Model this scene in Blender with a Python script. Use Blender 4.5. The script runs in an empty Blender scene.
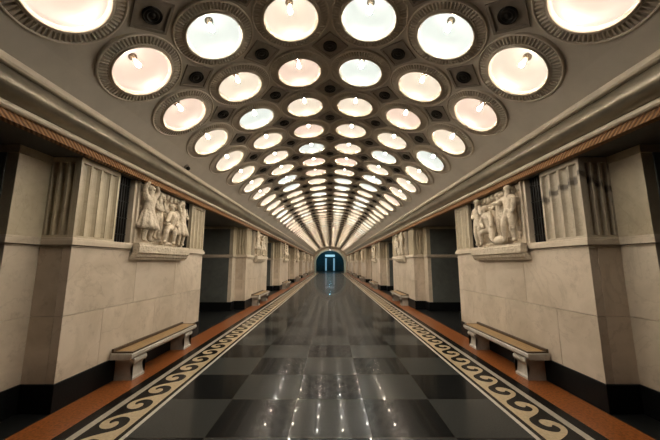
import bpy, bmesh, math, random
from mathutils import Vector, Matrix
from mathutils.geometry import tessellate_polygon

random.seed(7)
PI = math.pi
H = 1.75                      # eye height; every measure below is a multiple of it
scene = bpy.context.scene
C = scene.collection

# ------------------------------------------------------------------ materials
def new_mat(name):
    m = bpy.data.materials.new(name)
    m.use_nodes = True
    nt = m.node_tree
    b = nt.nodes['Principled BSDF']
    return m, nt, b

def N(nt, t, **kw):
    n = nt.nodes.new(t)
    for k, v in kw.items():
        setattr(n, k, v)
    return n

def ramp(nt, src, stops):
    r = N(nt, 'ShaderNodeValToRGB')
    el = r.color_ramp.elements
    el[0].position, el[0].color = stops[0][0], (*stops[0][1], 1)
    el[1].position, el[1].color = stops[-1][0], (*stops[-1][1], 1)
    for p, c in stops[1:-1]:
        e = el.new(p)
        e.color = (*c, 1)
    nt.links.new(src, r.inputs[0])
    return r.outputs[0]

def mix(nt, fac, a, b, mode='MIX'):
    n = N(nt, 'ShaderNodeMix', data_type='RGBA', blend_type=mode)
    for sock, v in ((n.inputs[0], fac), (n.inputs[6], a), (n.inputs[7], b)):
        if isinstance(v, (int, float)):
            sock.default_value = v
        elif isinstance(v, tuple):
            sock.default_value = (*v, 1)
        else:
            nt.links.new(v, sock)
    return n.outputs[2]

def math_node(nt, op, a, b=None, c=None):
    n = N(nt, 'ShaderNodeMath', operation=op)
    for i, v in enumerate((a, b, c)):
        if v is None:
            continue
        if isinstance(v, (int, float)):
            n.inputs[i].default_value = v
        else:
            nt.links.new(v, n.inputs[i])
    return n.outputs[0]

def noise(nt, vec, scale, detail=4, rough=.55, dist=0.0):
    n = N(nt, 'ShaderNodeTexNoise')
    n.inputs['Scale'].default_value = scale
    n.inputs['Detail'].default_value = detail
    n.inputs['Roughness'].default_value = rough
    n.inputs['Distortion'].default_value = dist
    if vec is not None:
        nt.links.new(vec, n.inputs['Vector'])
    return n.outputs['Fac']

def bump(nt, b, height, strength, distance=.01):
    n = N(nt, 'ShaderNodeBump')
    n.inputs['Strength'].default_value = strength
    n.inputs['Distance'].default_value = distance
    nt.links.new(height, n.inputs['Height'])
    nt.links.new(n.outputs[0], b.inputs['Normal'])

def marble(name, base, dark, vein, rough=.38, scale=1.0, dark_vein=None):
    m, nt, b = new_mat(name)
    co = N(nt, 'ShaderNodeTexCoord').outputs['Object']
    isl = N(nt, 'ShaderNodeNewGeometry').outputs['Random Per Island']
    off = N(nt, 'ShaderNodeCombineXYZ')
    nt.links.new(math_node(nt, 'MULTIPLY', isl, 13.0), off.inputs[0])
    nt.links.new(math_node(nt, 'MULTIPLY', isl, 7.0), off.inputs[2])
    va = N(nt, 'ShaderNodeVectorMath', operation='ADD')
    nt.links.new(co, va.inputs[0]); nt.links.new(off.outputs[0], va.inputs[1])
    v = va.outputs[0]
    cloud = noise(nt, v, 1.6 * scale, 6, .62, .6)
    col = ramp(nt, cloud, [(.30, dark), (.62, base)])
    n2 = noise(nt, v, .55 * scale, 6, .6, 1.2)
    line = math_node(nt, 'ABSOLUTE', math_node(nt, 'SUBTRACT', n2, .5))
    vm = ramp(nt, line, [(0.0, (1, 1, 1)), (.012, (0, 0, 0))])
    spots = ramp(nt, noise(nt, v, 4.5 * scale, 6, .72), [(.56, (0, 0, 0)), (.72, (1, 1, 1))])
    col = mix(nt, math_node(nt, 'MULTIPLY', vm, .22), col, vein)
    col = mix(nt, math_node(nt, 'MULTIPLY', spots, .45), col, vein)
    tone = math_node(nt, 'MULTIPLY_ADD', isl, .18, .90)
    hs = N(nt, 'ShaderNodeHueSaturation')
    nt.links.new(col, hs.inputs['Color']); nt.links.new(tone, hs.inputs['Value'])
    col = hs.outputs[0]
    if dark_vein:
        sx = N(nt, 'ShaderNodeSeparateXYZ'); nt.links.new(co, sx.inputs[0])
        w = noise(nt, co, 3.2, 4, .6)
        f = math_node(nt, 'ADD', sx.outputs[2], math_node(nt, 'MULTIPLY', w, .22))
        f = math_node(nt, 'SUBTRACT', f, math_node(nt, 'MULTIPLY', sx.outputs[0], .5))
        f = math_node(nt, 'SUBTRACT', f, math_node(nt, 'MULTIPLY', sx.outputs[1], .26))
        f = math_node(nt, 'ABSOLUTE', math_node(nt, 'SUBTRACT', f, dark_vein))
        vm2 = ramp(nt, f, [(0.022, (1, 1, 1)), (.060, (0, 0, 0))])
        col = mix(nt, math_node(nt, 'MULTIPLY', vm2, .8), col, (.045, .035, .028))
    nt.links.new(col, b.inputs['Base Color'])
    b.inputs['Roughness'].default_value = rough
    bump(nt, b, cloud if name != 'relief_stone' else noise(nt, co, 14, 4, .6), .06 if name != 'relief_stone' else .8, .01 if name != 'relief_stone' else .05)
    return m

def flat(name, color, rough=.5, metal=0.0, var=.25, scale=8.0, bmp=.05, spec=.5):
    m, nt, b = new_mat(name)
    co = N(nt, 'ShaderNodeTexCoord').outputs['Object']
    f = noise(nt, co, scale, 5, .6)
    d = tuple(c * (1 - var) for c in color)
    u = tuple(min(1, c * (1 + var)) for c in color)
    nt.links.new(ramp(nt, f, [(.3, d), (.7, u)]), b.inputs['Base Color'])
    b.inputs['Roughness'].default_value = rough
    b.inputs['Metallic'].default_value = metal
    b.inputs['Specular IOR Level'].default_value = spec
    if bmp:
        bump(nt, b, f, bmp)
    return m

def glow(name, color, strength, base=(.8, .8, .8)):
    m, nt, b = new_mat(name)
    b.inputs['Base Color'].default_value = (*base, 1)
    b.inputs['Emission Color'].default_value = (*color, 1)
    b.inputs['Emission Strength'].default_value = strength
    b.inputs['Roughness'].default_value = .4
    return m

M = {}
M['marble'] = marble('marble_cream', (.66, .565, .455), (.50, .415, .315), (.26, .195, .13))
M['marble_pale'] = marble('marble_pale', (.66, .575, .46), (.52, .445, .345), (.30, .235, .165), scale=1.3)
M['marble_olive'] = marble('marble_olive', (.56, .49, .36), (.42, .355, .25), (.26, .20, .13), scale=1.6)
M['marble_veined'] = marble('marble_veined', (.52, .455, .35), (.36, .31, .235), (.20, .155, .11), scale=2.2, dark_vein=2.52)
M['lining'] = marble('lining_dark_grey', (.125, .135, .125), (.09, .098, .09), (.18, .18, .165), rough=.35, scale=1.5)
M['relief'] = marble('relief_stone', (.70, .61, .48), (.55, .47, .355), (.36, .28, .19), rough=.55, scale=3)
M['bench_stone'] = marble('bench_stone', (.52, .49, .43), (.38, .35, .30), (.24, .21, .17), rough=.35, scale=3)
M['black_granite'] = flat('black_granite', (.007, .0075, .008), .30, var=.5, scale=60, bmp=0, spec=.10)
M['border_dark'] = flat('border_dark_granite', (.0065, .006, .0055), .26, var=.5, scale=60, bmp=0, spec=.10)
M['aisle_floor'] = flat('aisle_granite', (.010, .011, .011), .3, var=.4, scale=40, bmp=0, spec=.3)
M['orange'] = flat('orange_granite', (.22, .072, .020), .30, var=.6, scale=34, bmp=0, spec=.3)
M['cream_inlay'] = flat('cream_inlay', (.46, .36, .22), .28, var=.22, scale=30, bmp=0)
M['grey_inlay'] = flat('grey_inlay', (.36, .32, .26), .28, var=.2, scale=30, bmp=0)
M['white_inlay'] = flat('white_inlay', (.50, .46, .40), .28, var=.15, scale=30, bmp=0)
M['plaster'] = flat('ceiling_plaster', (.50, .46, .395), .6, var=.10, scale=2.0, bmp=.03)
M['ring'] = flat('ring_paint', (.58, .525, .44), .5, var=.12, scale=6, bmp=.02)
M['rim'] = flat('rim_metal', (.60, .53, .43), .35, metal=.25, var=.1, bmp=0)
M['fillet'] = flat('cornice_fillet', (.64, .56, .44), .45, var=.12, scale=4, bmp=.02)
M['roll'] = flat('cornice_roll', (.24, .215, .165), .30, metal=.6, var=.30, scale=2.2, bmp=.03)
M['dark_metal'] = flat('dark_metal', (.014, .013, .012), .45, metal=.6, var=.3, bmp=0)
M['vent_plate'] = flat('vent_plate', (.24, .21, .175), .5, var=.15, bmp=.02)
M['niche'] = flat('niche_dark', (.008, .0075, .007), .5, var=.3, bmp=0)
M['socket'] = flat('socket_bronze', (.13, .10, .07), .4, metal=.7, var=.2, bmp=0)
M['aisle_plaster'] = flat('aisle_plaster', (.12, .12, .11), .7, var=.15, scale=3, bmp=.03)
M['teal'] = flat('teal_tunnel', (.030, .15, .18), .35, var=.3, scale=3, bmp=.02)
M['arch_trim'] = flat('arch_trim', (.40, .52, .47), .45, var=.1, bmp=0)
M['wood_dark'] = flat('wood_dark', (.060, .036, .018), .42, var=.3, scale=14, bmp=.03)
M['white_globe'] = glow('white_globe', (.9, .95, 1.0), .9)
M['blue_tube'] = glow('blue_tube', (.42, .72, .85), .8)
M['blue_post'] = glow('blue_post', (.22, .48, .66), .55)

def wood():
    m, nt, b = new_mat('bench_wood')
    co = N(nt, 'ShaderNodeTexCoord').outputs['Object']
    mp = N(nt, 'ShaderNodeMapping'); mp.inputs['Scale'].default_value = (9, 1.0, 9)
    nt.links.new(co, mp.inputs[0])
    f = noise(nt, mp.outputs[0], 5, 6, .6, .8)
    nt.links.new(ramp(nt, f, [(.3, (.20, .115, .040)), (.7, (.36, .225, .085))]), b.inputs['Base Color'])
    b.inputs['Roughness'].default_value = .36
    bump(nt, b, f, .05)
    return m
M['wood'] = wood()

def rope():
    m, nt, b = new_mat('orange_rope_moulding')
    co = N(nt, 'ShaderNodeTexCoord').outputs['Object']
    w = N(nt, 'ShaderNodeTexWave', wave_type='BANDS', bands_direction='DIAGONAL')
    w.inputs['Scale'].default_value = 11
    w.inputs['Distortion'].default_value = .6
    nt.links.new(co, w.inputs[0])
    f = w.outputs['Fac']
    nt.links.new(ramp(nt, f, [(.2, (.16, .070, .025)), (.75, (.40, .20, .075))]), b.inputs['Base Color'])
    b.inputs['Roughness'].default_value = .45
    bump(nt, b, f, .5, .02)
    return m
M['rope'] = rope()

TILE = .4855 * H
def tiles():
    m, nt, b = new_mat('granite_checker_tiles')
    co = N(nt, 'ShaderNodeTexCoord').outputs['Object']
    s = N(nt, 'ShaderNodeSeparateXYZ'); nt.links.new(co, s.inputs[0])
    x = math_node(nt, 'MULTIPLY_ADD', s.outputs[0], 1 / TILE, 10.5)
    y = math_node(nt, 'MULTIPLY_ADD', s.outputs[1], 1 / TILE, 20 - 2.350 * H / TILE)
    c = N(nt, 'ShaderNodeCombineXYZ')
    nt.links.new(x, c.inputs[0]); nt.links.new(y, c.inputs[1]); c.inputs[2].default_value = .5
    ch = N(nt, 'ShaderNodeTexChecker'); ch.inputs['Scale'].default_value = 1.0
    nt.links.new(c.outputs[0], ch.inputs['Vector'])
    speck = noise(nt, co, 70, 3, .6)
    lo = ramp(nt, speck, [(.35, (.005, .0055, .006)), (.7, (.012, .0125, .0125))])
    hi = ramp(nt, speck, [(.35, (.029, .031, .030)), (.7, (.048, .050, .046))])
    col = mix(nt, ch.outputs['Fac'], lo, hi)
    def edge(v):
        fr = math_node(nt, 'FRACT', v)
        d = math_node(nt, 'MINIMUM', fr, math_node(nt, 'SUBTRACT', 1.0, fr))
        return math_node(nt, 'LESS_THAN', d, .004)
    j = math_node(nt, 'MAXIMUM', edge(x), edge(y))
    col = mix(nt, j, col, (.035, .033, .028))
    blot = noise(nt, co, 2.3, 5, .6)
    fr = N(nt, 'ShaderNodeFresnel'); fr.inputs['IOR'].default_value = 1.45
    df = N(nt, 'ShaderNodeBsdfDiffuse'); nt.links.new(col, df.inputs['Color'])
    g1 = N(nt, 'ShaderNodeBsdfGlossy'); nt.links.new(math_node(nt, 'MULTIPLY_ADD', blot, .10, .15), g1.inputs['Roughness'])
    g2 = N(nt, 'ShaderNodeBsdfGlossy'); g2.inputs['Roughness'].default_value = .03
    m1 = N(nt, 'ShaderNodeMixShader'); m2 = N(nt, 'ShaderNodeMixShader')
    nt.links.new(math_node(nt, 'MULTIPLY', fr.outputs[0], .36), m1.inputs[0])
    nt.links.new(math_node(nt, 'MULTIPLY', fr.outputs[0], .14), m2.inputs[0])
    nt.links.new(df.outputs[0], m1.inputs[1]); nt.links.new(g1.outputs[0], m1.inputs[2])
    nt.links.new(m1.outputs[0], m2.inputs[1]); nt.links.new(g2.outputs[0], m2.inputs[2])
    nt.links.new(m2.outputs[0], nt.nodes['Material Output'].inputs['Surface'])
    nt.nodes.remove(b)
    return m
M['tiles'] = tiles()

TINT = {'cream': ((1.0, .86, .67), (.86, .79, .69)),
        'pink': ((1.0, .82, .66), (.86, .72, .63)),
        'white': ((.95, .95, .86), (.80, .83, .76))}
BULB = 440.0
BOWL = {'cream': (1.0, .85, .68), 'pink': (1.0, .76, .61), 'white': (.92, .97, .90)}
for k, (e, base) in TINT.items():
    M['bulb_' + k] = glow('bulb_' + k, e, BULB)
    m, nt, b = new_mat('bowl_' + k)
    b.inputs['Base Color'].default_value = (*[c * .032 for c in base], 1)
    b.inputs['Roughness'].default_value = .45
    b.inputs['Emission Color'].default_value = (*BOWL[k], 1)
    b.inputs['Emission Strength'].default_value = .72
    M['bowl_' + k] = m

# ------------------------------------------------------------------ mesh helpers
def finish(bm, name, mats, smooth=False, bevel=0):
    bmesh.ops.recalc_face_normals(bm, faces=bm.faces)
    me = bpy.data.meshes.new(name)
    bm.to_mesh(me); bm.free()
    for m in (mats if isinstance(mats, (list, tuple)) else [mats]):
        me.materials.append(m)
    if smooth:
        me.shade_smooth()
    return me

def link(name, me, parent=None, loc=None):
    o = bpy.data.objects.new(name, me)
    C.objects.link(o)
    if parent is not None:
        o.parent = parent
    if loc is not None:
        o.location = loc
    return o

def obj(name, bm, mats, parent=None, smooth=False, bevel=0, loc=None):
    o = link(name, finish(bm, name, mats, smooth), parent, loc)
    if bevel:
        md = o.modifiers.new('edge', 'BEVEL')
        md.width = bevel; md.segments = 2; md.limit_method = 'ANGLE'
    return o

def empty(name, loc, rz=0):
    o = bpy.data.objects.new(name, None)
    o.empty_display_size = .1
    C.objects.link(o)
    o.location = loc
    o.rotation_euler = (0, 0, rz)
    return o

def tag(o, label, cat, group=None):
    o['label'] = label; o['category'] = cat
    if group:
        o['group'] = group
    return o

def structure(o, label=None):
    o['kind'] = 'structure'
    if label:
        o['label'] = label
    return o

def box(bm, x0, x1, y0, y1, z0, z1, mi=0):
    vs = [bm.verts.new((x, y, z)) for x in (x0, x1) for y in (y0, y1) for z in (z0, z1)]
    for f in ((0, 1, 3, 2), (4, 6, 7, 5), (0, 4, 5, 1), (2, 3, 7, 6), (0, 2, 6, 4), (1, 5, 7, 3)):
        bm.faces.new([vs[i] for i in f]).material_index = mi

def hbox(bm, *a, mi=0):
    box(bm, *[v * H for v in a], mi=mi)

def prism(bm, pts, axis, a0, a1, mi=0):
    """closed 2-D outline extruded along an axis; outline lies in the two other axes, in xyz order"""
    def P(p, a):
        return {'x': (a, p[0], p[1]), 'y': (p[0], a, p[1]), 'z': (p[0], p[1], a)}[axis]
    A = [bm.verts.new(P(p, a0)) for p in pts]
    B = [bm.verts.new(P(p, a1)) for p in pts]
    n = len(pts)
    for i in range(n):
        j = (i + 1) % n
        bm.faces.new((A[i], A[j], B[j], B[i])).material_index = mi
    fa = bm.faces.new(A); fb = bm.faces.new(B)
    fa.material_index = fb.material_index = mi
    bmesh.ops.triangulate(bm, faces=[fa, fb])

def lathe(bm, prof, seg=32, mi=0, z_off=0.0):
    rings = []
    for r, z in prof:
        if r < 1e-6:
            rings.append([bm.verts.new((0, 0, z + z_off))])
        else:
            rings.append([bm.verts.new((r * math.cos(2 * PI * i / seg), r * math.sin(2 * PI * i / seg), z + z_off)) for i in range(seg)])
    for a, b in zip(rings, rings[1:]):
        for i in range(seg):
            j = (i + 1) % seg
            vs = [a[i % len(a)], a[j % len(a)], b[j % len(b)], b[i % len(b)]]
            u = []
            for v in vs:
                if v not in u:
                    u.append(v)
            if len(u) > 2:
                f = bm.faces.new(u); f.material_index = mi; f.smooth = True

def copy_tree(o):
    c = o.copy(); C.objects.link(c)
    for ch in list(o.children):
        d = ch.copy(); C.objects.link(d); d.parent = c
        for g in list(ch.children):
            e = g.copy(); C.objects.link(e); e.parent = d
    return c

# ------------------------------------------------------------------ main measures
XW = 1.88                     # pylon face
YEND = 32.4                   # far wall
UNIT = 1.94 * H               # distance of the first full lamp row
R_V = 1.19 * UNIT             # vault radius
Z_C = H - .244 * UNIT         # vault centre height
DTH = math.radians(14.5)
DY = .318 * UNIT
ROW1 = UNIT
K0, K1 = 0, int((YEND * H - ROW1 - .3) / DY) + 1
SOFFIT = 1.80
ORD = ['', 'first', 'second', 'third', 'fourth', 'fifth', 'sixth', 'seventh', 'eighth', 'ninth', 'tenth', 'eleventh', 'twelfth', 'thirteenth',
       'fourteenth', 'fifteenth', 'sixteenth', 'seventeenth', 'eighteenth', 'nineteenth', 'twentieth']
TENS = {20: 'twenty', 30: 'thirty', 40: 'forty'}
def ordinal(n):
    if n <= 20:
        return ORD[n]
    if n % 10 == 0:
        return TENS[n][:-1] + 'ieth'
    return TENS[n - n % 10] + '-' + ORD[n % 10]

# ------------------------------------------------------------------ floor
bm = bmesh.new()
hbox(bm, -1.184, 1.184, -1.0, YEND, -.1, 0, mi=0)
hbox(bm, -2.2, 2.2, YEND, YEND + 7, -.1, 0, mi=1)
for s in (-1, 1):
    a, b = sorted((s * 1.866, s * 4.2))
    hbox(bm, a, b, -1.0, YEND, -.1, 0, mi=1)
structure(obj('floor', bm, [M['tiles'], M['aisle_floor']]), 'polished dark granite checker floor running down the hall')

def strip(name, x0, x1, mat, label):
    for s, side in ((-1, 'left'), (1, 'right')):
        bm = bmesh.new()
        a, b = sorted((s * x0, s * x1))
        hbox(bm, a, b, -1.0, YEND, -.1, 0)
        structure(obj(f'{name}_{side}', bm, mat), f'{label} on the {side} of the floor')
strip('trim_white_line', 1.184, 1.211, M['white_inlay'], 'thin pale line bordering the tiles')
strip('trim_dark_line', 1.211, 1.239, M['border_dark'], 'thin dark line inside the wave border')
strip('trim_wave_ground', 1.239, 1.471, M['border_dark'], 'dark ground of the wave border')
strip('trim_grey_strip', 1.471, 1.518, M['grey_inlay'], 'pale grey strip outside the wave border')
strip('trim_dark_strip', 1.518, 1.600, M['border_dark'], 'dark strip beside the orange band')
strip('trim_orange_band', 1.600, 1.866, M['orange'], 'orange granite band under the benches')

def smooth_line(pts, n=6):
    out = []
    for i in range(len(pts) - 1):
        p0 = pts[max(i - 1, 0)]; p1 = pts[i]; p2 = pts[i + 1]; p3 = pts[min(i + 2, len(pts) - 1)]
        for k in range(n):
            t = k / n
            out.append(tuple(.5 * (2 * b + (c - a) * t + (2 * a - 5 * b + 4 * c - d) * t * t + (3 * b - a - 3 * c + d) * t ** 3)
                             for a, b, c, d in zip(p0, p1, p2, p3)))
    out.append(pts[-1])
    return out

WAVE = [(1.06, 0.26), (0.935, 0.48), (0.775, 0.72), (0.575, 0.875), (0.355, 0.885), (0.18, 0.76), (0.12, 0.565), (0.185, 0.432), (0.32, 0.395), (0.445, 0.46), (0.463, 0.575), (0.38, 0.647), (0.47, 0.718), (0.6, 0.695), (0.698, 0.555), (0.67, 0.36), (0.535, 0.215), (0.345, 0.165), (0.19, 0.185), (0.06, 0.26)]
WAVE = smooth_line(WAVE, 5)
PERIOD = .2485
WTRI = tessellate_polygon([[Vector((q, t, 0)) for q, t in WAVE + [(.06, 0), (1.06, 0)]]])
for s, side in ((-1, 'left'), (1, 'right')):
    bm = bmesh.new()
    w = .232
    n = int(YEND / PERIOD)
    for k in range(n + 3):
        base = (1.993 - .28 * PERIOD if s < 0 else 2.02 + .30 * PERIOD) + (k - 9) * PERIOD
        if base < -.9 or base > YEND - .3:
            continue
        pts = WAVE + [(.06, 0), (1.06, 0)]
        vs = []
        for q, t in pts:
            X = (1.239 + t * w)
            Y = base + q * PERIOD if s < 0 else base - q * PERIOD
            vs.append(bm.verts.new((s * X * H, Y * H, .0012)))
        for tri in WTRI:
            bm.faces.new([vs[t] for t in tri])
    bmesh.ops.recalc_face_normals(bm, faces=bm.faces)
    if sum(f.normal.z for f in bm.faces) < 0:
        bmesh.ops.reverse_faces(bm, faces=bm.faces)
    me = bpy.data.meshes.new('trim_wave'); bm.to_mesh(me); bm.free(); me.materials.append(M['cream_inlay'])
    structure(link(f'trim_wave_{side}', me), f'cream running wave scroll inlaid in the {side} floor border')

# ------------------------------------------------------------------ vault with an opening for every lamp
def vault_pt(theta, y, dr=0.0):
    return ((R_V + dr) * math.sin(theta), y, Z_C + (R_V + dr) * math.cos(theta))

TH_S = math.asin(1.70 * H / R_V)
bm = bmesh.new()
HOLE = .385
half_a = DTH / 2 * R_V
half_y = DY / 2
for k in range(-4, K1):
    yc = ROW1 + (k - 0) * DY
    for j in range(6):
        tc = (j - 2.5) * DTH
        if k < -1:
            vs = [bm.verts.new(vault_pt(tc + a * DTH / 2, yc + b * half_y)) for a, b in ((-1, -1), (1, -1), (1, 1), (-1, 1))]
            bm.faces.new(vs)
            continue
        n = 40
        inner, outer = [], []
        for i in range(n):
            an = 2 * PI * i / n + PI / 4
            c_, s_ = math.cos(an), math.sin(an)
            sc = min(half_a / max(abs(c_), 1e-6), half_y / max(abs(s_), 1e-6))
            if i % 10 == 0:
                c_, s_ = math.copysign(half_a, c_), math.copysign(half_y, s_); sc = 1
            outer.append(bm.verts.new(vault_pt(tc + sc * c_ / R_V, yc + sc * s_)))
            inner.append(bm.verts.new(vault_pt(tc + HOLE * math.cos(an) / R_V, yc + HOLE * math.sin(an))))
        for i in range(n):
            q = (i + 1) % n
            bm.faces.new((outer[i], outer[q], inner[q], inner[i]))
    for s in (-1, 1):
        t0, t1 = s * 3 * DTH, s * TH_S
        vs = [bm.verts.new(vault_pt(t, yc + b * half_y)) for t, b in ((t0, -1), (t1, -1), (t1, 1), (t0, 1))]
        bm.faces.new(vs)
y_last = ROW1 + (K1 - .5) * DY
if y_last < YEND * H:
    for i in range(24):
        t0 = -TH_S + 2 * TH_S * i / 24; t1 = -TH_S + 2 * TH_S * (i + 1) / 24
        bm.faces.new([bm.verts.new(vault_pt(t, y)) for t, y in ((t0, y_last), (t1, y_last), (t1, YEND * H), (t0, YEND * H))])
bmesh.ops.remove_doubles(bm, verts=bm.verts, dist=.001)
me = finish(bm, 'ceiling', M['plaster'])
structure(link('ceiling', me), 'grey barrel vault ceiling pierced by lamps')

# outer shell behind the bowls
bm = bmesh.new()
for i in range(24):
    t0 = -TH_S + 2 * TH_S * i / 24; t1 = -TH_S + 2 * TH_S * (i + 1) / 24
    y0, y1 = ROW1 - 4.5 * DY, YEND * H
    bm.faces.new([bm.verts.new(vault_pt(t, y, .5)) for t, y in ((t0, y0), (t1, y0), (t1, y1), (t0, y1))])
bmesh.ops.remove_doubles(bm, verts=bm.verts, dist=.001)
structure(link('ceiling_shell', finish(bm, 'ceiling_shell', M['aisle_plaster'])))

# ------------------------------------------------------------------ lamps
def ring_bm():
    bm = bmesh.new()
    ribs = 66
    seg = ribs * 4
    ro = .507
    # (radius, z, rib depth)
    prof = [(ro, .05, 0), (ro, -.020, 0), (.503, -.028, 0), (.494, -.031, 0), (.486, -.028, 0), (.482, -.018, 0),
            (.481, -.012, .008), (.455, -.006, .022), (.420, -.008, .024), (.392, -.020, .014), (.390, -.030, 0), (.384, -.034, 0), (.374, -.034, 0), (.370, -.02, 0), (.370, .02, 0)]
    rings = []
    for r, z, d in prof:
        row = []
        for i in range(seg):
            a = 2 * PI * i / seg
            up = 0 if i % 4 < 2 else 1
            row.append(bm.verts.new((r * math.cos(a), r * math.sin(a), z - (d if not up else -d * .8))))
        rings.append(row)
    for a, b in zip(rings, rings[1:]):
        for i in range(seg):
            j = (i + 1) % seg
            bm.faces.new((a[i], a[j], b[j], b[i]))
    return bm
def rim_bm():
    bm = bmesh.new()
    lathe(bm, [(.371, -.005), (.371, -.040), (.366, -.048), (.358, -.050), (.351, -.046), (.347, -.034), (.336, -.018), (.333, .0)], 48)
    return bm
BD = .240
def bowl_prof():
    out = []
    for i in range(11):
        t = i / 10 * PI / 2
        out.append((.338 * math.cos(t) ** .9 if i < 10 else .0, -.012 + (BD + .012) * math.sin(t) ** .95))
    return out
def bowl_bm():
    bm = bmesh.new(); lathe(bm, bowl_prof(), 40); return bm
def socket_bm():
    bm = bmesh.new(); lathe(bm, [(.0, BD), (.05, BD - .002), (.052, BD - .018), (.036, BD - .026), (.030, BD - .055), (.0, BD - .058)], 20); return bm
def bulb_bm():
    bm = bmesh.new()
    z0 = BD - .055
    lathe(bm, [(.0, z0), (.012, z0), (.015, z0 - .04), (.025, z0 - .07), (.029, z0 - .09), (.024, z0 - .11), (.012, z0 - .12), (0, z0 - .122)], 14); return bm

me_ring = finish(ring_bm(), 'fluted_ring', M['ring'])
me_rim = finish(rim_bm(), 'rim', M['rim'])
me_socket = finish(socket_bm(), 'socket', M['socket'])
me_bowl, me_bulb, me_far = {}, {}, {}
for t in TINT:
    me_bowl[t] = finish(bowl_bm(), 'bowl', M['bowl_' + t])
    me_bulb[t] = finish(bulb_bm(), 'bulb', M['bulb_' + t])
    bm = bmesh.new()                       # the small far lamps: ring, rim, bowl and bulb in one mesh
    lathe(bm, [(.507, .05), (.507, -.022), (.494, -.031), (.482, -.018), (.45, -.012), (.40, -.016), (.384, -.034), (.370, -.030)], 40, 0)
    lathe(bm, [(.371, -.030), (.366, -.048), (.358, -.050), (.347, -.034), (.336, -.018), (.333, .0)], 40, 1)
    lathe(bm, bowl_prof(), 32, 2)
    z0 = BD - .055
    lathe(bm, [(.0, z0), (.015, z0 - .04), (.029, z0 - .09), (.024, z0 - .11), (0, z0 - .122)], 8, 3)
    me_far[t] = finish(bm, 'ceiling_lamp', [M['ring'], M['rim'], M['bowl_' + t], M['bulb_' + t]])

SEEN = {1: ['pink', 'white', 'cream', 'white', 'white', 'cream'],
        2: ['pink', 'cream', 'pink', 'white', 'cream', 'pink'],
        3: ['cream', 'white', 'cream', 'cream', 'pink', 'cream'],
        0: ['pink', 'cream', 'cream', 'white', 'cream', 'pink']}
WORD = {'pink': 'pinkish', 'cream': 'cream', 'white': 'white'}
FAR_ROW = 18
for row in range(K0, K1 + 1):
    yc = ROW1 + (row - 1) * DY
    if yc + .55 > YEND * H:
        break
    last_row = row
    for j in range(6):
        th = (j - 2.5) * DTH
        tint = SEEN[row][j] if row in SEEN else random.choice(['cream', 'cream', 'cream', 'pink', 'white'])
        loc = vault_pt(th, yc, -.012)
        if row == 0:
            lab = f'{WORD[tint]} round ceiling lamp, {ORD[j+1]} from left, in the row cut by the top edge'
        else:
            lab = f'{WORD[tint]} round ceiling lamp in fluted ring, {ORD[j+1]} from left in {ordinal(row)} full row'
        if row < FAR_ROW:
            o = empty('ceiling_lamp', loc)
            for nm, me in (('fluted_ring', me_ring), ('rim', me_rim), ('bowl', me_bowl[tint]), ('socket', me_socket), ('bulb', me_bulb[tint])):
                link(nm, me, o)
        else:
            o = link('ceiling_lamp', me_far[tint], None, loc)
        o.rotation_euler = (0, th, 0)
        tag(o, lab, 'ceiling lamp', 'round ceiling lamps in the vault')

# vents in the gaps between four rings
bm = bmesh.new()
def frame_sq(bm, s0, s1, z, zt):
    box(bm, -s1, s1, s0, s1, zt, z); box(bm, -s1, s1, -s1, -s0, zt, z)
    box(bm, -s1, -s0, -s0, s0, zt, z); box(bm, s0, s1, -s0, s0, zt, z)
frame_sq(bm, .160, .192, .01, -.020)
box(bm, -.160, .160, -.160, .160, -.004, .01)
bmesh.ops.rotate(bm, verts=bm.verts, matrix=Matrix.Rotation(PI / 4, 3, 'Z'))
me_vplate = finish(bm, 'plate', M['vent_plate'])
bm = bmesh.new()
lathe(bm, [(r * .88, z) for r, z in [(.118, .0), (.118, -.026), (.104, -.03), (.098, -.018), (.080, -.018), (.074, -.028), (.064, -.028), (.058, -.014), (.036, -.014), (.030, -.026), (.0, -.028)]], 24)
me_vgrille = finish(bm, 'round_grille', M['dark_metal'])
for row in range(0, K1):
    yc = ROW1 + (row - .5) * DY
    if row + 1 > last_row:
        break
    for j in range(5):
        th = (j - 2) * DTH
        o = empty('ceiling_vent', vault_pt(th, yc, -.005))
        o.rotation_euler = (0, th, 0)
        link('plate', me_vplate, o)
        link('round_grille', me_vgrille, o)
        tag(o, f'dark round ceiling vent, {ORD[j+1]} from left, just before the {ordinal(row+1)} full row of lamps', 'ceiling vent', 'dark vents between the ceiling lamps')

# ------------------------------------------------------------------ cornice on both sides
Y0C, Y1C = -1.0, YEND
def profile(name, pts, mat, label, smooth=False):
    for s, side in ((-1, 'left'), (1, 'right')):
        bm = bmesh.new()
        prism(bm, [(s * x * H, (z + 1) * H) for x, z in pts], 'y', Y0C * H, Y1C * H)
        o = obj(f'{name}_{side}', bm, mat, smooth=False)
        structure(o, f'{label} along the {side} side of the hall')
profile('trim_rope', [(1.806, .800), (1.806, .852), (1.86, .852), (1.86, .800)], M['rope'], 'orange rope moulding under the cornice')
profile('trim_bead', [(1.785, .852), (1.775, .862), (1.775, .880), (1.785, .890), (1.90, .890), (1.90, .852)], M['fillet'], 'grey bead under the cornice roll')
roll = []
for i in range(13):
    t = i / 12
    a = PI * t
    px = 1.790 + (1.712 - 1.790) * t; pz = .890 + (1.036 - .890) * t
    nx, nz = -.146, -.078
    ln = math.hypot(nx, nz)
    roll.append((px + nx / ln * .055 * math.sin(a), pz + nz / ln * .055 * math.sin(a)))
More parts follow.
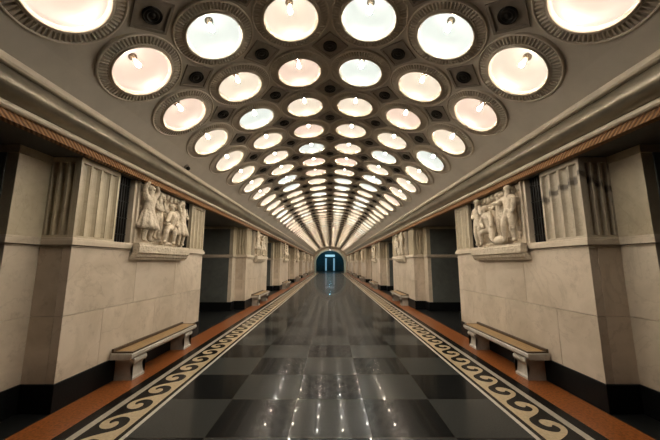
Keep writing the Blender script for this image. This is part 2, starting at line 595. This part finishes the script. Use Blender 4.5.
for s, side in ((-1, 'left'), (1, 'right')):
    bm = bmesh.new()
    prism(bm, [(s * x * H, (z + 1) * H) for x, z in roll + [(1.95, 1.036), (1.95, .890)]], 'y', Y0C * H, Y1C * H)
    o = obj(f'trim_roll_{side}', bm, M['roll'])
    for p in o.data.polygons:
        p.use_smooth = True
    o.data.set_sharp_from_angle(angle=.6)
    structure(o, f'bronze grey rounded cornice roll along the {side} side')
profile('trim_fillet', [(1.700, 1.036), (1.690, 1.040), (1.682, 1.052), (1.682, 1.080), (1.690, 1.087), (1.72, 1.089), (1.95, 1.089), (1.95, 1.036)], M['fillet'], 'pale fillet at the foot of the vault')
for s, side in ((-1, 'left'), (1, 'right')):
    bm = bmesh.new()
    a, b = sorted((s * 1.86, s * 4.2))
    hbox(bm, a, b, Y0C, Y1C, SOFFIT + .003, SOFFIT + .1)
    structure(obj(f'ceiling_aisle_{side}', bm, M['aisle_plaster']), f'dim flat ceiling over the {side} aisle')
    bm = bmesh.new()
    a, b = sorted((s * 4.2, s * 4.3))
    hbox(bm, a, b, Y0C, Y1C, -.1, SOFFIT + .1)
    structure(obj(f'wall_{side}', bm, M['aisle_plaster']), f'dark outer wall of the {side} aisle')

# ------------------------------------------------------------------ pylons
LH, LW, FD, RD = 1.107, 1.340, .23, 1.35
PIL = .411
YC0, STEP, NPYL = 3.243, 4.50, 7

def fluted(bm, along, a0, a1, z0, z1, face, outward, n, depth=.024, rib=.22, back=.034):
    """a fluted panel in a plane; 'along' is the running axis ('x' or 'y'), face the plane coordinate, outward +1/-1"""
    def B(u0, u1, w0, w1, zz0, zz1):
        w0, w1 = sorted((w0, w1))
        if along == 'y':
            hbox(bm, w0, w1, u0, u1, zz0, zz1)
        else:
            hbox(bm, u0, u1, w0, w1, zz0, zz1)
    cap = .040
    B(a0, a1, face, face - outward * back, z1 - cap, z1)
    B(a0, a1, face, face - outward * back, z0, z0 + .018)
    za, zb = z0 + .018, z1 - cap
    wdt = (a1 - a0) / n
    rw = wdt * rib
    for i in range(n + 1):
        c = a0 + i * wdt
        u0, u1 = max(a0, c - rw / 2), min(a1, c + rw / 2)
        if i == 0: u1 = a0 + rw * .9
        if i == n: u0 = a1 - rw * .9
        B(u0, u1, face, face - outward * back, za, zb)
    # concave bottoms of the flutes
    for i in range(n):
        u0 = a0 + i * wdt + rw / 2 * (1.0 if i else 1.8); u1 = a0 + (i + 1) * wdt - rw / 2 * (1.0 if i < n - 1 else 1.8)
        prev = None
        for k in range(7):
            t = k / 6
            u = u0 + (u1 - u0) * t
            d = .006 + depth * math.sin(PI * t) ** .6
            w = face - outward * d
            pts = [(w, u) if along == 'y' else (u, w)]
            x, y = pts[0]
            cur = (bm.verts.new((x * H, y * H, za * H)), bm.verts.new((x * H, y * H, zb * H)))
            if prev:
                bm.faces.new((prev[0], cur[0], cur[1], prev[1]))
            prev = cur

def slabs(bm, courses, x_face, t, gap=.0016):
    for z0, z1, cuts in courses:
        for y0, y1 in zip(cuts, cuts[1:]):
            hbox(bm, x_face - t, x_face, y0 + gap, y1 - gap, z0 + gap, z1 - gap)

PW_ = .492
def build_pylon():
    root = empty('pylon', (0, 0, 0))
    bm = bmesh.new()
    hbox(bm, -FD, .010, -LH - .010, LH + .010, 0, .1835)
    hbox(bm, -RD - .01, -FD + .010, -LW - .010, LW + .010, 0, .1835)
    obj('plinth', bm, M['black_granite'], root, bevel=.006)
    # lower body faced with big slabs
    bm = bmesh.new()
    slabs(bm, [(.1835, .63, [-LH, -.73, 0, .73, LH]), (.63, 1.117, [-LH, -.363, .363, LH])], 0, .06)
    for s in (-1, 1):                       # end faces of the front block
        for z0, z1 in ((.1835, .63), (.63, 1.117)):
            a, b = sorted((s * LH, s * (LH - .06)))
            hbox(bm, -FD, -.0616, a, b, z0 + .0016, z1 - .0016)
    hbox(bm, -FD, -.055, -LH + .05, LH - .05, .1835, 1.117)
    obj('lower_block', bm, M['marble'], root, bevel=.003)
    bm = bmesh.new()
    for z0, z1 in ((.1835, .63), (.63, 1.117)):
        hbox(bm, -RD, -FD, -LW, LW, z0 + .0012, z1 - .0012)
    obj('rear_lower_block', bm, M['marble_pale'], root, bevel=.004)
    for s in (-1, 1):                       # thin darker grey slabs over the passage ends of the pylon
        a, b = sorted((s * (LW + .0015), s * (LW + .009)))
        bm = bmesh.new()
        hbox(bm, -RD, -FD - .075, a, b, .1835, 1.115)
        hbox(bm, -RD, -FD - .075, a, b, 1.189, SOFFIT - .056)
        obj('passage_lining', bm, M['lining'], root, bevel=.003)['label'] = 'darker grey slab on the passage end'
    # string course
    bm = bmesh.new()
    def ledge(dx, z0, z1):
        hbox(bm, -FD, dx, -LH - dx, LH + dx, z0, z1)
        hbox(bm, -RD - dx, -FD + dx, -LW - dx, LW + dx, z0, z1)
    ledge(.004, 1.117, 1.128)
    ledge(.022, 1.132, 1.170)
    ledge(.012, 1.170, 1.187)
    obj('ledge', bm, M['marble_pale'], root, bevel=.005)
    # upper rear block
    bm = bmesh.new()
    hbox(bm, -RD, -FD, -LW, LW, 1.187, SOFFIT - .055)
    hbox(bm, -RD - .008, -FD + .008, -LW - .008, LW + .008, SOFFIT - .055, SOFFIT)
    obj('rear_upper_block', bm, M['marble_olive'], root, bevel=.004)
    # core behind the carving and the slots
    bm = bmesh.new()
    for s_ in (-1, 1):
        a_, b_ = sorted((s_ * (PW_ + .004), s_ * (LH - PIL - .002)))
        hbox(bm, -.16, -.055, a_, b_, 1.187, SOFFIT)
    hbox(bm, -FD, -.165, -LH + .30, LH - .30, 1.187, SOFFIT)
    obj('slot_back', bm, M['niche'], root)
    for s in (-1, 1):
        bm = bmesh.new()
        a, b = sorted((s * LH, s * (LH - PIL)))
        z0, z1 = 1.187, SOFFIT
        fluted(bm, 'y', a, b, z0, z1, 0, 1, 4)
        fluted(bm, 'x', -FD, -.0345, z0, z1, s * LH, s, 3, rib=.26)
        ia, ib = (a + .034, b - .0) if s < 0 else (a, b - .034)
        hbox(bm, -FD, -.0342, ia, ib, z0, z1)
        obj('fluted_pilaster', bm, M['marble_olive'], root, bevel=.002)
    for s in (-1, 1):
        bm = bmesh.new()
        a, b = sorted((s * (LH - PIL - .005), s * (LH - PIL - .195)))
        n = 6
        for i in range(n):
            u = a + (b - a) * (i + .5) / n
            hbox(bm, -.050, -.038, u - .006, u + .006, 1.187, SOFFIT)
        for i in range(4):
            z = 1.187 + (SOFFIT - 1.187) * (i + .5) / 4
            hbox(bm, -.052, -.040, a, b, z - .004, z + .004)
        obj('slot_grille', bm, M['dark_metal'], root)
    return root

pylon = build_pylon()
def on_side(o, side, yc):
    o.location = ((-1 if side == 'left' else 1) * XW * H, yc * H, 0)
    o.rotation_euler = (0, 0, 0 if side == 'left' else PI)

NEAR = ['nearest', 'second', 'third', 'fourth', 'fifth', 'sixth', 'farthest']
first = True
for side in ('left', 'right'):
    for k in range(NPYL):
        o = pylon if first else copy_tree(pylon)
        first = False
        on_side(o, side, YC0 + STEP * k)
        if side == 'right' and k == 0:
            for ch in o.children:
                if ch.name.startswith('fluted_pilaster'):
                    # the pilaster towards the camera carries a dark vein
                    if max(v.co.y for v in ch.data.vertices) > 1.0:
                        ch.data = ch.data.copy(); ch.data.materials[0] = M['marble_veined']
                        ch['label'] = 'fluted pilaster crossed by a dark vein'
        if k == 0:
            lab = ('nearest cream marble pylon on the left, pale even fluting and black plinth' if side == 'left'
                   else 'nearest cream marble pylon on the right, fluting crossed by a dark vein')
        else:
            lab = f'cream marble pylon on black plinth, {NEAR[k]} along the {side} side of the hall'
        tag(o, lab, 'pylon', 'marble pylons along the hall')

# ------------------------------------------------------------------ carved reliefs
def skin_figure(name, nodes, edges, root_i=0, parent=None, mat=None):
    """nodes: (y, z, out, radius[, radius2]) in units of H on the panel; one continuous skinned body"""
    me = bpy.data.meshes.new(name)
    me.from_pydata([(n[2] * H, n[0] * H, n[1] * H) for n in nodes], edges, [])
    o = bpy.data.objects.new(name, me); C.objects.link(o)
    md = o.modifiers.new('skin', 'SKIN'); md.use_smooth_shade = True
    sub = o.modifiers.new('sub', 'SUBSURF'); sub.levels = 1; sub.render_levels = 1
    for i, n in enumerate(nodes):
        d = me.skin_vertices[0].data[i]
        r2 = n[4] if len(n) > 4 else n[3]
        d.radius = (n[3] * H, r2 * H)
        d.use_root = (i == root_i)
    dg = bpy.context.evaluated_depsgraph_get()
    dg.update()
    ev = o.evaluated_get(dg)
    baked = bpy.data.meshes.new_from_object(ev)
    bpy.data.objects.remove(o)
    bpy.data.meshes.remove(me)
    baked.name = name
    baked.materials.clear(); baked.materials.append(mat or M['relief'])
    baked.shade_smooth()
    r = bpy.data.objects.new(name, baked); C.objects.link(r)
    if parent: r.parent = parent
    return r

def figure(parent, cy, z0, h, pose, flip=1, out=.045, skirt=False, mat=None):
    """one carved figure; h standing height; pose gives joint offsets in units of h (along, up, outward)"""
    P = dict(pelvis=(0, .52, 0), chest=(0, .70, .01), neck=(0, .83, .01), head=(0, .905, .02), top=(0, .965, .015),
             shl=(-.115, .79, .0), shr=(.115, .79, .0), ell=(-.17, .64, .02), elr=(.17, .64, .02), hal=(-.16, .50, .05), har=(.16, .50, .05),
             hil=(-.06, .49, 0), hir=(.06, .49, 0), knl=(-.07, .27, .03), knr=(.07, .27, .03), anl=(-.07, .05, .0), anr=(.07, .05, .0),
             tol=(-.085, .02, .05), tor=(.085, .02, .05))
    P.update(pose)
    R = dict(pelvis=(.085, .07), chest=(.095, .07), neck=.034, head=(.062, .064), top=.045, shl=.045, shr=.045, ell=.036, elr=.036, hal=.026, har=.026,
             hil=.07, hir=.07, knl=.048, knr=.048, anl=.032, anr=.032, tol=.026, tor=.026)
    names = list(P)
    idx = {n: i for i, n in enumerate(names)}
    nodes = []
    for n in names:
        a, b, c = P[n]
        r = R[n]
        r1, r2 = r if isinstance(r, tuple) else (r, r)
        k_ = 1.0 if n in ('head', 'top') else 1.22
        nodes.append((cy + flip * a * 1.10 * h, z0 + b * h, out + c * h, r1 * k_ * h, r2 * k_ * h))
    E = [('pelvis', 'chest'), ('chest', 'neck'), ('neck', 'head'), ('head', 'top'), ('chest', 'shl'), ('chest', 'shr'), ('shl', 'ell'), ('shr', 'elr'),
         ('ell', 'hal'), ('elr', 'har'), ('pelvis', 'hil'), ('pelvis', 'hir'), ('hil', 'knl'), ('hir', 'knr'), ('knl', 'anl'), ('knr', 'anr'),
         ('anl', 'tol'), ('anr', 'tor')]
    o = skin_figure('carved_figure', nodes, [(idx[a], idx[b]) for a, b in E], idx['pelvis'], parent, mat)
    # hair cap, nose and (for a skirt) pleated cloth join the same carving
    bm = bmesh.new(); bm.from_mesh(o.data)
    hy, hz, hx = cy + flip * P['head'][0] * 1.10 * h, z0 + P['head'][1] * h, out + P['head'][2] * h
    bmesh.ops.create_uvsphere(bm, u_segments=10, v_segments=7, radius=.068 * h * H, matrix=Matrix.Translation(((hx - .012 * h) * H, hy * H, (hz + .022 * h) * H)))
    bmesh.ops.create_cone(bm, segments=6, radius1=.016 * h * H, radius2=.004 * h * H, depth=.03 * h * H, cap_ends=True,
                          matrix=Matrix.Translation(((hx + .064 * h) * H, hy * H, (hz + .005 * h) * H)) @ Matrix.Rotation(PI / 2, 4, 'Y'))
    if skirt:
        py, pz, px = cy + flip * P['pelvis'][0] * h, z0 + (P['pelvis'][1] + .07) * h, out + P['pelvis'][2] * h
        rows = []
        for k in range(6):
            t = k / 5
            r = (.095 + .135 * t ** .8) * h
            row = []
            for i in range(36):
                a = 2 * PI * i / 36
                rr = r * (1 + .16 * t ** .6 * math.cos(9 * a))
                row.append(bm.verts.new(((px + rr * .62 * math.sin(a)) * H, (py + flip * skirt * t * .05 * h + rr * math.cos(a)) * H, (pz - t * .36 * h) * H)))
            rows.append(row)
        for a, b in zip(rows, rows[1:]):
            for i in range(36):
                j = (i + 1) % 36
                bm.faces.new((a[i], a[j], b[j], b[i]))
        bm.faces.new(rows[0]); bm.faces.new(rows[-1])
    for f in bm.faces:
        f.smooth = True
    bmesh.ops.recalc_face_normals(bm, faces=bm.faces)
    bm.to_mesh(o.data); bm.free()
    return o

PW = .492                                   # half width of the carved panel
def relief_base(name, seed=0):
    root = empty(name, (0, 0, 0))
    bm = bmesh.new()
    hbox(bm, -.160, -.028, -PW + .06, PW - .06, 1.190, SOFFIT - .002)
    # rippled ground, a hanging cloth with a scalloped hem along the top
    for i in range(11):
        y = -PW + .10 + i * (2 * PW - .20) / 10
        bmesh.ops.create_uvsphere(bm, u_segments=8, v_segments=6, radius=.030 * H,
                                  matrix=Matrix.Translation((.0, y * H, (SOFFIT - .050 - .010 * (i % 2)) * H)) @ Matrix.Diagonal((.6, 1, 1.3, 1)))
    rnd = random.Random(len(name) * 3 + int(seed))
    for i in range(16):                     # folds and stalks cut into the ground
        y = -PW + .09 + i * (2 * PW - .18) / 15 + rnd.uniform(-.012, .012)
        zb = rnd.uniform(1.20, 1.42); zt = rnd.uniform(1.56, 1.70)
        bmesh.ops.create_cone(bm, segments=8, radius1=.020 * H, radius2=.010 * H, depth=(zt - zb) * H, cap_ends=True,
                              matrix=Matrix.Translation((-.026 * H, y * H, (zb + zt) / 2 * H)) @ Matrix.Rotation(rnd.uniform(-.12, .12), 4, 'X'))
    obj('backing_slab', bm, M['relief'], root)
    for s in (-1, 1):
        bm = bmesh.new()
        a, b = sorted((s * PW, s * (PW - .03)))
        hbox(bm, -.160, .000, a, b, 1.190, SOFFIT - .002)
        a, b = sorted((s * (PW - .034), s * (PW - .062)))
        hbox(bm, -.160, .018, a, b, 1.190, SOFFIT - .002)
        obj('frame_strip', bm, M['marble_pale'], root, bevel=.003)
    bm = bmesh.new()
    prism(bm, [(x * H, z * H) for x, z in [(.003, 1.035), (.045, 1.035), (.052, 1.052), (.070, 1.062), (.078, 1.088), (.098, 1.100), (.098, 1.168),
          (.088, 1.174), (.088, 1.190), (.036, 1.190), (.036, 1.106), (.003, 1.106)]], 'y', -PW * H, PW * H)
    obj('console_shelf', bm, M['relief'], root, bevel=.003)
    return root

def props_bm(items):
    bm = bmesh.new()
    for kind, *a in items:
        if kind == 'ball':
            y, z, x, r, sy, sz = a
            bmesh.ops.create_uvsphere(bm, u_segments=12, v_segments=8, radius=r * H, matrix=Matrix.Translation((x * H, y * H, z * H)) @ Matrix.Diagonal((.8, sy, sz, 1)))
        elif kind == 'bar':
            (y0, z0, x0), (y1, z1, x1), r = a
            p, q = Vector((x0, y0, z0)) * H, Vector((x1, y1, z1)) * H
            d = q - p
            mt = Matrix.Translation((p + q) / 2) @ d.to_track_quat('Z', 'Y').to_matrix().to_4x4()
            bmesh.ops.create_cone(bm, segments=10, radius1=r * H, radius2=r * .8 * H, depth=d.length, cap_ends=True, matrix=mt)
        elif kind == 'block':
            hbox(bm, *a)
    for f in bm.faces:
        f.smooth = True
    return bm

def carve(root, name, *items):
    return obj(name, props_bm(items), M['relief'], root)

def relief_left():
    # local +y runs away from the camera on the left side
    root = relief_base('relief_panel')
    figure(root, -.335, 1.206, .585, dict(ell=(-.16, .93, .02), hal=(-.08, 1.03, .05), elr=(.17, .90, .03), har=(.09, 1.0, .06)), 1, .050, skirt=.4)
    figure(root, -.110, 1.250, .520, dict(elr=(.17, .62, .05), har=(.28, .60, .10), ell=(-.14, .62, .06), hal=(.02, .60, .12), head=(.03, .90, .03), top=(.05, .955, .03)), 1, .012)
    figure(root, .100, 1.206, .560, dict(pelvis=(.02, .36, .0), chest=(-.03, .55, .04), neck=(-.07, .67, .06), head=(-.09, .745, .08), top=(-.11, .80, .08),
           shl=(-.13, .62, .06), shr=(.08, .63, .03), ell=(-.22, .50, .10), hal=(-.33, .42, .13), elr=(.16, .48, .06), har=(.02, .38, .13),
           hil=(-.03, .33, .02), hir=(.08, .33, .02), knl=(-.22, .34, .09), knr=(.0, .30, .12), anl=(-.24, .06, .06), anr=(.02, .05, .08), tol=(-.29, .02, .1), tor=(-.03, .02, .12)), 1, .040)
    figure(root, .345, 1.206, .560, dict(ell=(-.19, .84, .03), hal=(-.10, .97, .06), elr=(.15, .66, .03), har=(.05, .60, .11), head=(-.03, .905, .02), top=(-.04, .965, .015)), 1, .040, skirt=-.2)
    carve(root, 'carved_bouquet', ('ball', -.33, 1.760, .05, .040, 1.9, .62))
    carve(root, 'carved_bundle', ('ball', -.02, 1.43, .075, .036, 1.7, .7))
    carve(root, 'carved_stool', ('block', .0, .05, -.03, .22, 1.192, 1.235))
    carve(root, 'carved_sack', ('ball', .23, 1.55, .03, .05, 1.2, 1.4))
    carve(root, 'carved_staff', ('bar', (.19, 1.21, .05), (.27, 1.70, .03), .012))
    return root

def relief_right():
    # local +y runs towards the camera on the right side
    root = relief_base('relief_panel', 5)
    figure(root, .325, 1.206, .590, dict(ell=(-.22, .72, .04), hal=(-.36, .74, .08), elr=(.15, .63, .03), har=(.13, .48, .06), knl=(-.12, .28, .05), anl=(-.13, .05, .03), tol=(-.17, .02, .06)), 1, .060)
    figure(root, .090, 1.260, .520, dict(ell=(-.18, .66, .05), hal=(-.30, .72, .08), elr=(.17, .78, .04), har=(.24, .90, .06), head=(-.02, .90, .03), top=(-.03, .96, .03)), 1, .012)
    figure(root, -.085, 1.206, .540, dict(pelvis=(.06, .34, .0), chest=(.0, .54, .05), neck=(-.03, .67, .07), head=(-.02, .745, .09), top=(-.02, .80, .09),
           shl=(-.11, .62, .06), shr=(.10, .63, .05), ell=(-.14, .46, .11), hal=(.02, .36, .15), elr=(.19, .48, .08), har=(.23, .34, .12),
           hil=(.0, .32, .03), hir=(.12, .32, .02), knl=(-.20, .28, .10), knr=(.16, .06, .08), anl=(-.19, .04, .06), anr=(.33, .05, .03), tol=(-.25, .02, .09), tor=(.38, .03, .02)), 1, .050)
    figure(root, -.340, 1.206, .580, dict(ell=(-.14, .64, .04), hal=(-.02, .58, .11), elr=(.18, .68, .05), har=(.30, .62, .10), head=(.03, .905, .03), top=(.04, .965, .02)), 1, .045, skirt=.0)
    carve(root, 'carved_hammer', ('bar', (.12, 1.20, .05), (.20, 1.72, .04), .014), ('ball', .19, 1.72, .05, .035, 1.4, .8))
    carve(root, 'carved_stone', ('ball', .10, 1.24, .05, .07, 1.3, .8))
    carve(root, 'carved_block', ('block', .0, .06, -.20, .02, 1.192, 1.23))
    carve(root, 'carved_sack', ('ball', -.22, 1.50, .03, .05, 1.1, 1.5))
    return root

for side, make in (('left', relief_left), ('right', relief_right)):
    proto = make()
    for k in range(NPYL):
        o = proto if k == 0 else copy_tree(proto)
        on_side(o, side, YC0 + STEP * k)
        if k == 0:
            lab = ('carved stone relief of raised-arm figures and a seated worker, nearest on the left' if side == 'left'
                   else 'carved stone relief of standing workers over a kneeling one, nearest on the right')
        else:
            lab = f'carved stone relief on its console, on the {NEAR[k]} pylon of the {side} side'
        tag(o, lab, 'relief', 'carved reliefs on the pylons')

# ------------------------------------------------------------------ benches
def build_bench():
    root = empty('bench', (0, 0, 0))
    L = .612
    xb, xf = .013, .200
    bm = bmesh.new()
    prism(bm, [(x * H, z * H) for x, z in [(xb, .186), (xf - .022, .186), (xf - .012, .192), (xf - .010, .200), (xf, .206), (xf, .232), (xf - .006, .238), (xb, .238)]], 'y', -L * H, L * H)
    obj('stone_slab', bm, M['bench_stone'], root, bevel=.004)
    bm = bmesh.new()
    for i in range(4):
        a = xb + .024 + i * (xf - xb - .040) / 4
        hbox(bm, a + .0008, a + (xf - xb - .040) / 4 - .0008, -L + .026, L - .026, .238, .250)
    obj('wooden_seat', bm, M['wood'], root, bevel=.003)
    bm = bmesh.new()
    hbox(bm, xf - .016, xf - .006, -L + .016, L - .016, .238, .2505)
    for s in (-1, 1):
        a, b = sorted((s * (L - .026), s * (L - .014)))
        hbox(bm, xb + .02, xf - .016, a, b, .238, .2525)
    obj('seat_edging', bm, M['wood_dark'], root, bevel=.002)
    bm = bmesh.new()
    hbox(bm, xb, xb + .022, -L + .014, L - .014, .238, .272)
    obj('back_rail', bm, M['wood_dark'], root, bevel=.003)
    for s in (-1, 1):
        bm = bmesh.new()
        pts = [(xb, 0), (.168, 0), (.168, .022), (.160, .028), (.156, .040), (.150, .062), (.146, .090), (.148, .112), (.154, .124), (.164, .128), (.176, .136),
               (.184, .150), (.183, .166), (.174, .180), (.158, .187), (xb, .187)]
        pts = smooth_line(pts[2:-1], 3)
        pts = [(xb, 0), (.172, 0), (.172, .018)] + pts + [(xb, .187)]
        a, b = sorted((s * (L - .075), s * (L - .245)))
        prism(bm, [(x * H, z * H) for x, z in pts], 'y', a * H, b * H)
        # raised scroll eye on both faces of the leg
        for yy in (a, b):
            bmesh.ops.create_cone(bm, segments=20, radius1=.020 * H, radius2=.020 * H, depth=.012 * H, cap_ends=True,
                                  matrix=Matrix.Translation((.160 * H, yy * H, .157 * H)) @ Matrix.Rotation(PI / 2, 4, 'X'))
        obj('scroll_leg', bm, M['bench_stone'], root, bevel=.003)
    return root
bench = build_bench()
first = True
for side in ('left', 'right'):
    for k in range(NPYL):
        o = bench if first else copy_tree(bench)
        first = False
        on_side(o, side, YC0 - .005 + STEP * k)
        lab = (f'stone bench with wooden seat before the {NEAR[k]} pylon of the {side} side')
        tag(o, lab, 'bench', 'stone benches along the pylons')

# ------------------------------------------------------------------ far end: arch, passage, lights
AW, AZ0, ARISE = 1.54, 1.10, 1.26           # half width, spring height, rise
def arch_pts(w, z0, rise, n=24):
    return [(w * math.cos(PI * i / n), z0 + rise * math.sin(PI * i / n)) for i in range(n + 1)]
bm = bmesh.new()
outer = []
inn = [(AW, 0)] + arch_pts(AW, AZ0, ARISE) + [(-AW, 0)]
n = len(inn)
out = []
for i, (x, z) in enumerate(inn):
    if i == 0: out.append((4.3, 0))
    elif i == n - 1: out.append((-4.3, 0))
    else:
        a = PI * (i - 1) / (n - 3)
        c_, s_ = math.cos(a), math.sin(a)
        sc = min(4.3 / max(abs(c_), 1e-6), (3.3 - AZ0) / max(s_, 1e-6))
        out.append((sc * c_, AZ0 + sc * s_))
A = [bm.verts.new((x * H, YEND * H, z * H)) for x, z in inn]
B = [bm.verts.new((x * H, YEND * H, z * H)) for x, z in out]
A2 = [bm.verts.new((x * H, (YEND + .3) * H, z * H)) for x, z in inn]
for i in range(n - 1):
    bm.faces.new((A[i], A[i + 1], B[i + 1], B[i]))
    bm.faces.new((A[i], A[i + 1], A2[i + 1], A2[i]))
structure(obj('wall_far', bm, M['marble']), 'marble end wall with the arched opening')
bm = bmesh.new()
io = [(AW + .16, 0)] + arch_pts(AW + .16, AZ0, ARISE + .10) + [(-AW - .16, 0)]
ii = [(AW, 0)] + arch_pts(AW, AZ0, ARISE) + [(-AW, 0)]
ya, yb = (YEND - .08) * H, (YEND + .05) * H
V = [[bm.verts.new((x * H, y, z * H)) for x, z in L] for L, y in ((ii, ya), (io, ya), (io, yb), (ii, yb))]
for q in range(4):
    P, Q = V[q], V[(q + 1) % 4]
    for i in range(n - 1):
        bm.faces.new((P[i], P[i + 1], Q[i + 1], Q[i]))
structure(obj('trim_arch', bm, M['arch_trim']), 'pale green archivolt around the far opening')
bm = bmesh.new()
tp = [(AW + .3, 0)] + arch_pts(AW + .3, AZ0, ARISE + .6) + [(-AW - .3, 0)]
A = [bm.verts.new((x * H, (YEND + .3) * H, z * H)) for x, z in tp]
B = [bm.verts.new((x * H, (YEND + 6.5) * H, z * H)) for x, z in tp]
for i in range(n - 1):
    bm.faces.new((A[i], A[i + 1], B[i + 1], B[i]))
bm.faces.new(B)
structure(obj('wall_passage', bm, M['teal']), 'dark teal vaulted passage beyond the arch')
yp = YEND + 4.5
portal = empty('light_portal', (0, yp * H, 0))
for s in (-1, 1):
    bm = bmesh.new()
    hbox(bm, s * .50 - .05, s * .50 + .05, -.05, .05, .0, 1.80)
    obj('post', bm, M['teal'], portal)
    bm = bmesh.new()
    hbox(bm, s * .50 - .10, s * .50 + .10, -.09, -.05, .10, 1.62)
    obj('light_tube', bm, M['blue_post'], portal, bevel=.02)
bm = bmesh.new()
hbox(bm, -.60, .60, -.09, .06, 1.80, 2.06)
obj('light_bar', bm, M['blue_tube'], portal, bevel=.02)
for yy in (1.5, 3.6):  # added fill lights, hidden above the arch head, to brighten the passage blue
    ld = bpy.data.lights.new('passage_fill_light', 'POINT'); ld.energy = 60; ld.color = (.25, .75, 1.0); ld.shadow_soft_size = .1
    lo = bpy.data.objects.new('passage_fill_light', ld); C.objects.link(lo); lo.location = (0, (YEND + yy) * H, 2.72 * H)
tag(portal, 'bluish glowing doorway frame deep inside the dark arch', 'lit doorway')

pend = empty('pendant', (0, (YEND - .5) * H, 2.835 * H))
bm = bmesh.new(); bmesh.ops.create_cone(bm, segments=10, radius1=.03 * H, radius2=.022 * H, depth=.34 * H, cap_ends=True, matrix=Matrix.Translation((0, 0, -.17 * H)))
obj('rod', bm, M['dark_metal'], pend)
bm = bmesh.new(); bmesh.ops.create_uvsphere(bm, u_segments=14, v_segments=9, radius=.07 * H, matrix=Matrix.Translation((0, 0, -.40 * H)))
obj('globe', bm, M['white_globe'], pend, smooth=True)
tag(pend, 'tiny pale globe on a dark rod above the far arch', 'pendant')

fit = empty('ceiling_fitting', (-1.668 * H, 3.28 * H, 2.112 * H))
fit.rotation_euler = (0, -math.radians(43), 0)
bm = bmesh.new(); lathe(bm, [(0, .03), (.05, .03), (.05, -.02), (.03, -.03), (0, -.03)], 18)
obj('base', bm, M['vent_plate'], fit)
bm = bmesh.new(); lathe(bm, [(.036, -.03), (.040, -.06), (.026, -.085), (0, -.095)], 18)
obj('dome', bm, M['dark_metal'], fit)
tag(fit, 'small dark round fitting low on the vault above the left relief', 'fitting')

# ------------------------------------------------------------------ world, camera, view
w = bpy.data.worlds.new('world'); scene.world = w
w.use_nodes = True
w.node_tree.nodes['Background'].inputs[0].default_value = (.004, .004, .004, 1)
w.node_tree.nodes['Background'].inputs[1].default_value = 1.0
cam = bpy.data.cameras.new('camera')
co = bpy.data.objects.new('camera', cam); C.objects.link(co)
cam.sensor_width = 36; cam.lens = 36 * 293 / 660
cam.clip_start = .05; cam.clip_end = 200
co.location = (0, 0, H)
co.rotation_euler = (math.radians(90 + 8.4), 0, 0)
scene.camera = co
vs = scene.view_settings
vs.view_transform = 'Standard'; vs.look = 'None'; vs.gamma = 1.0; vs.use_curve_mapping = False
vs.exposure = -0.08
scene.cycles.use_denoising = True
scene.cycles.max_bounces = 8
scene.cycles.diffuse_bounces = 5
scene.cycles.sample_clamp_indirect = 6
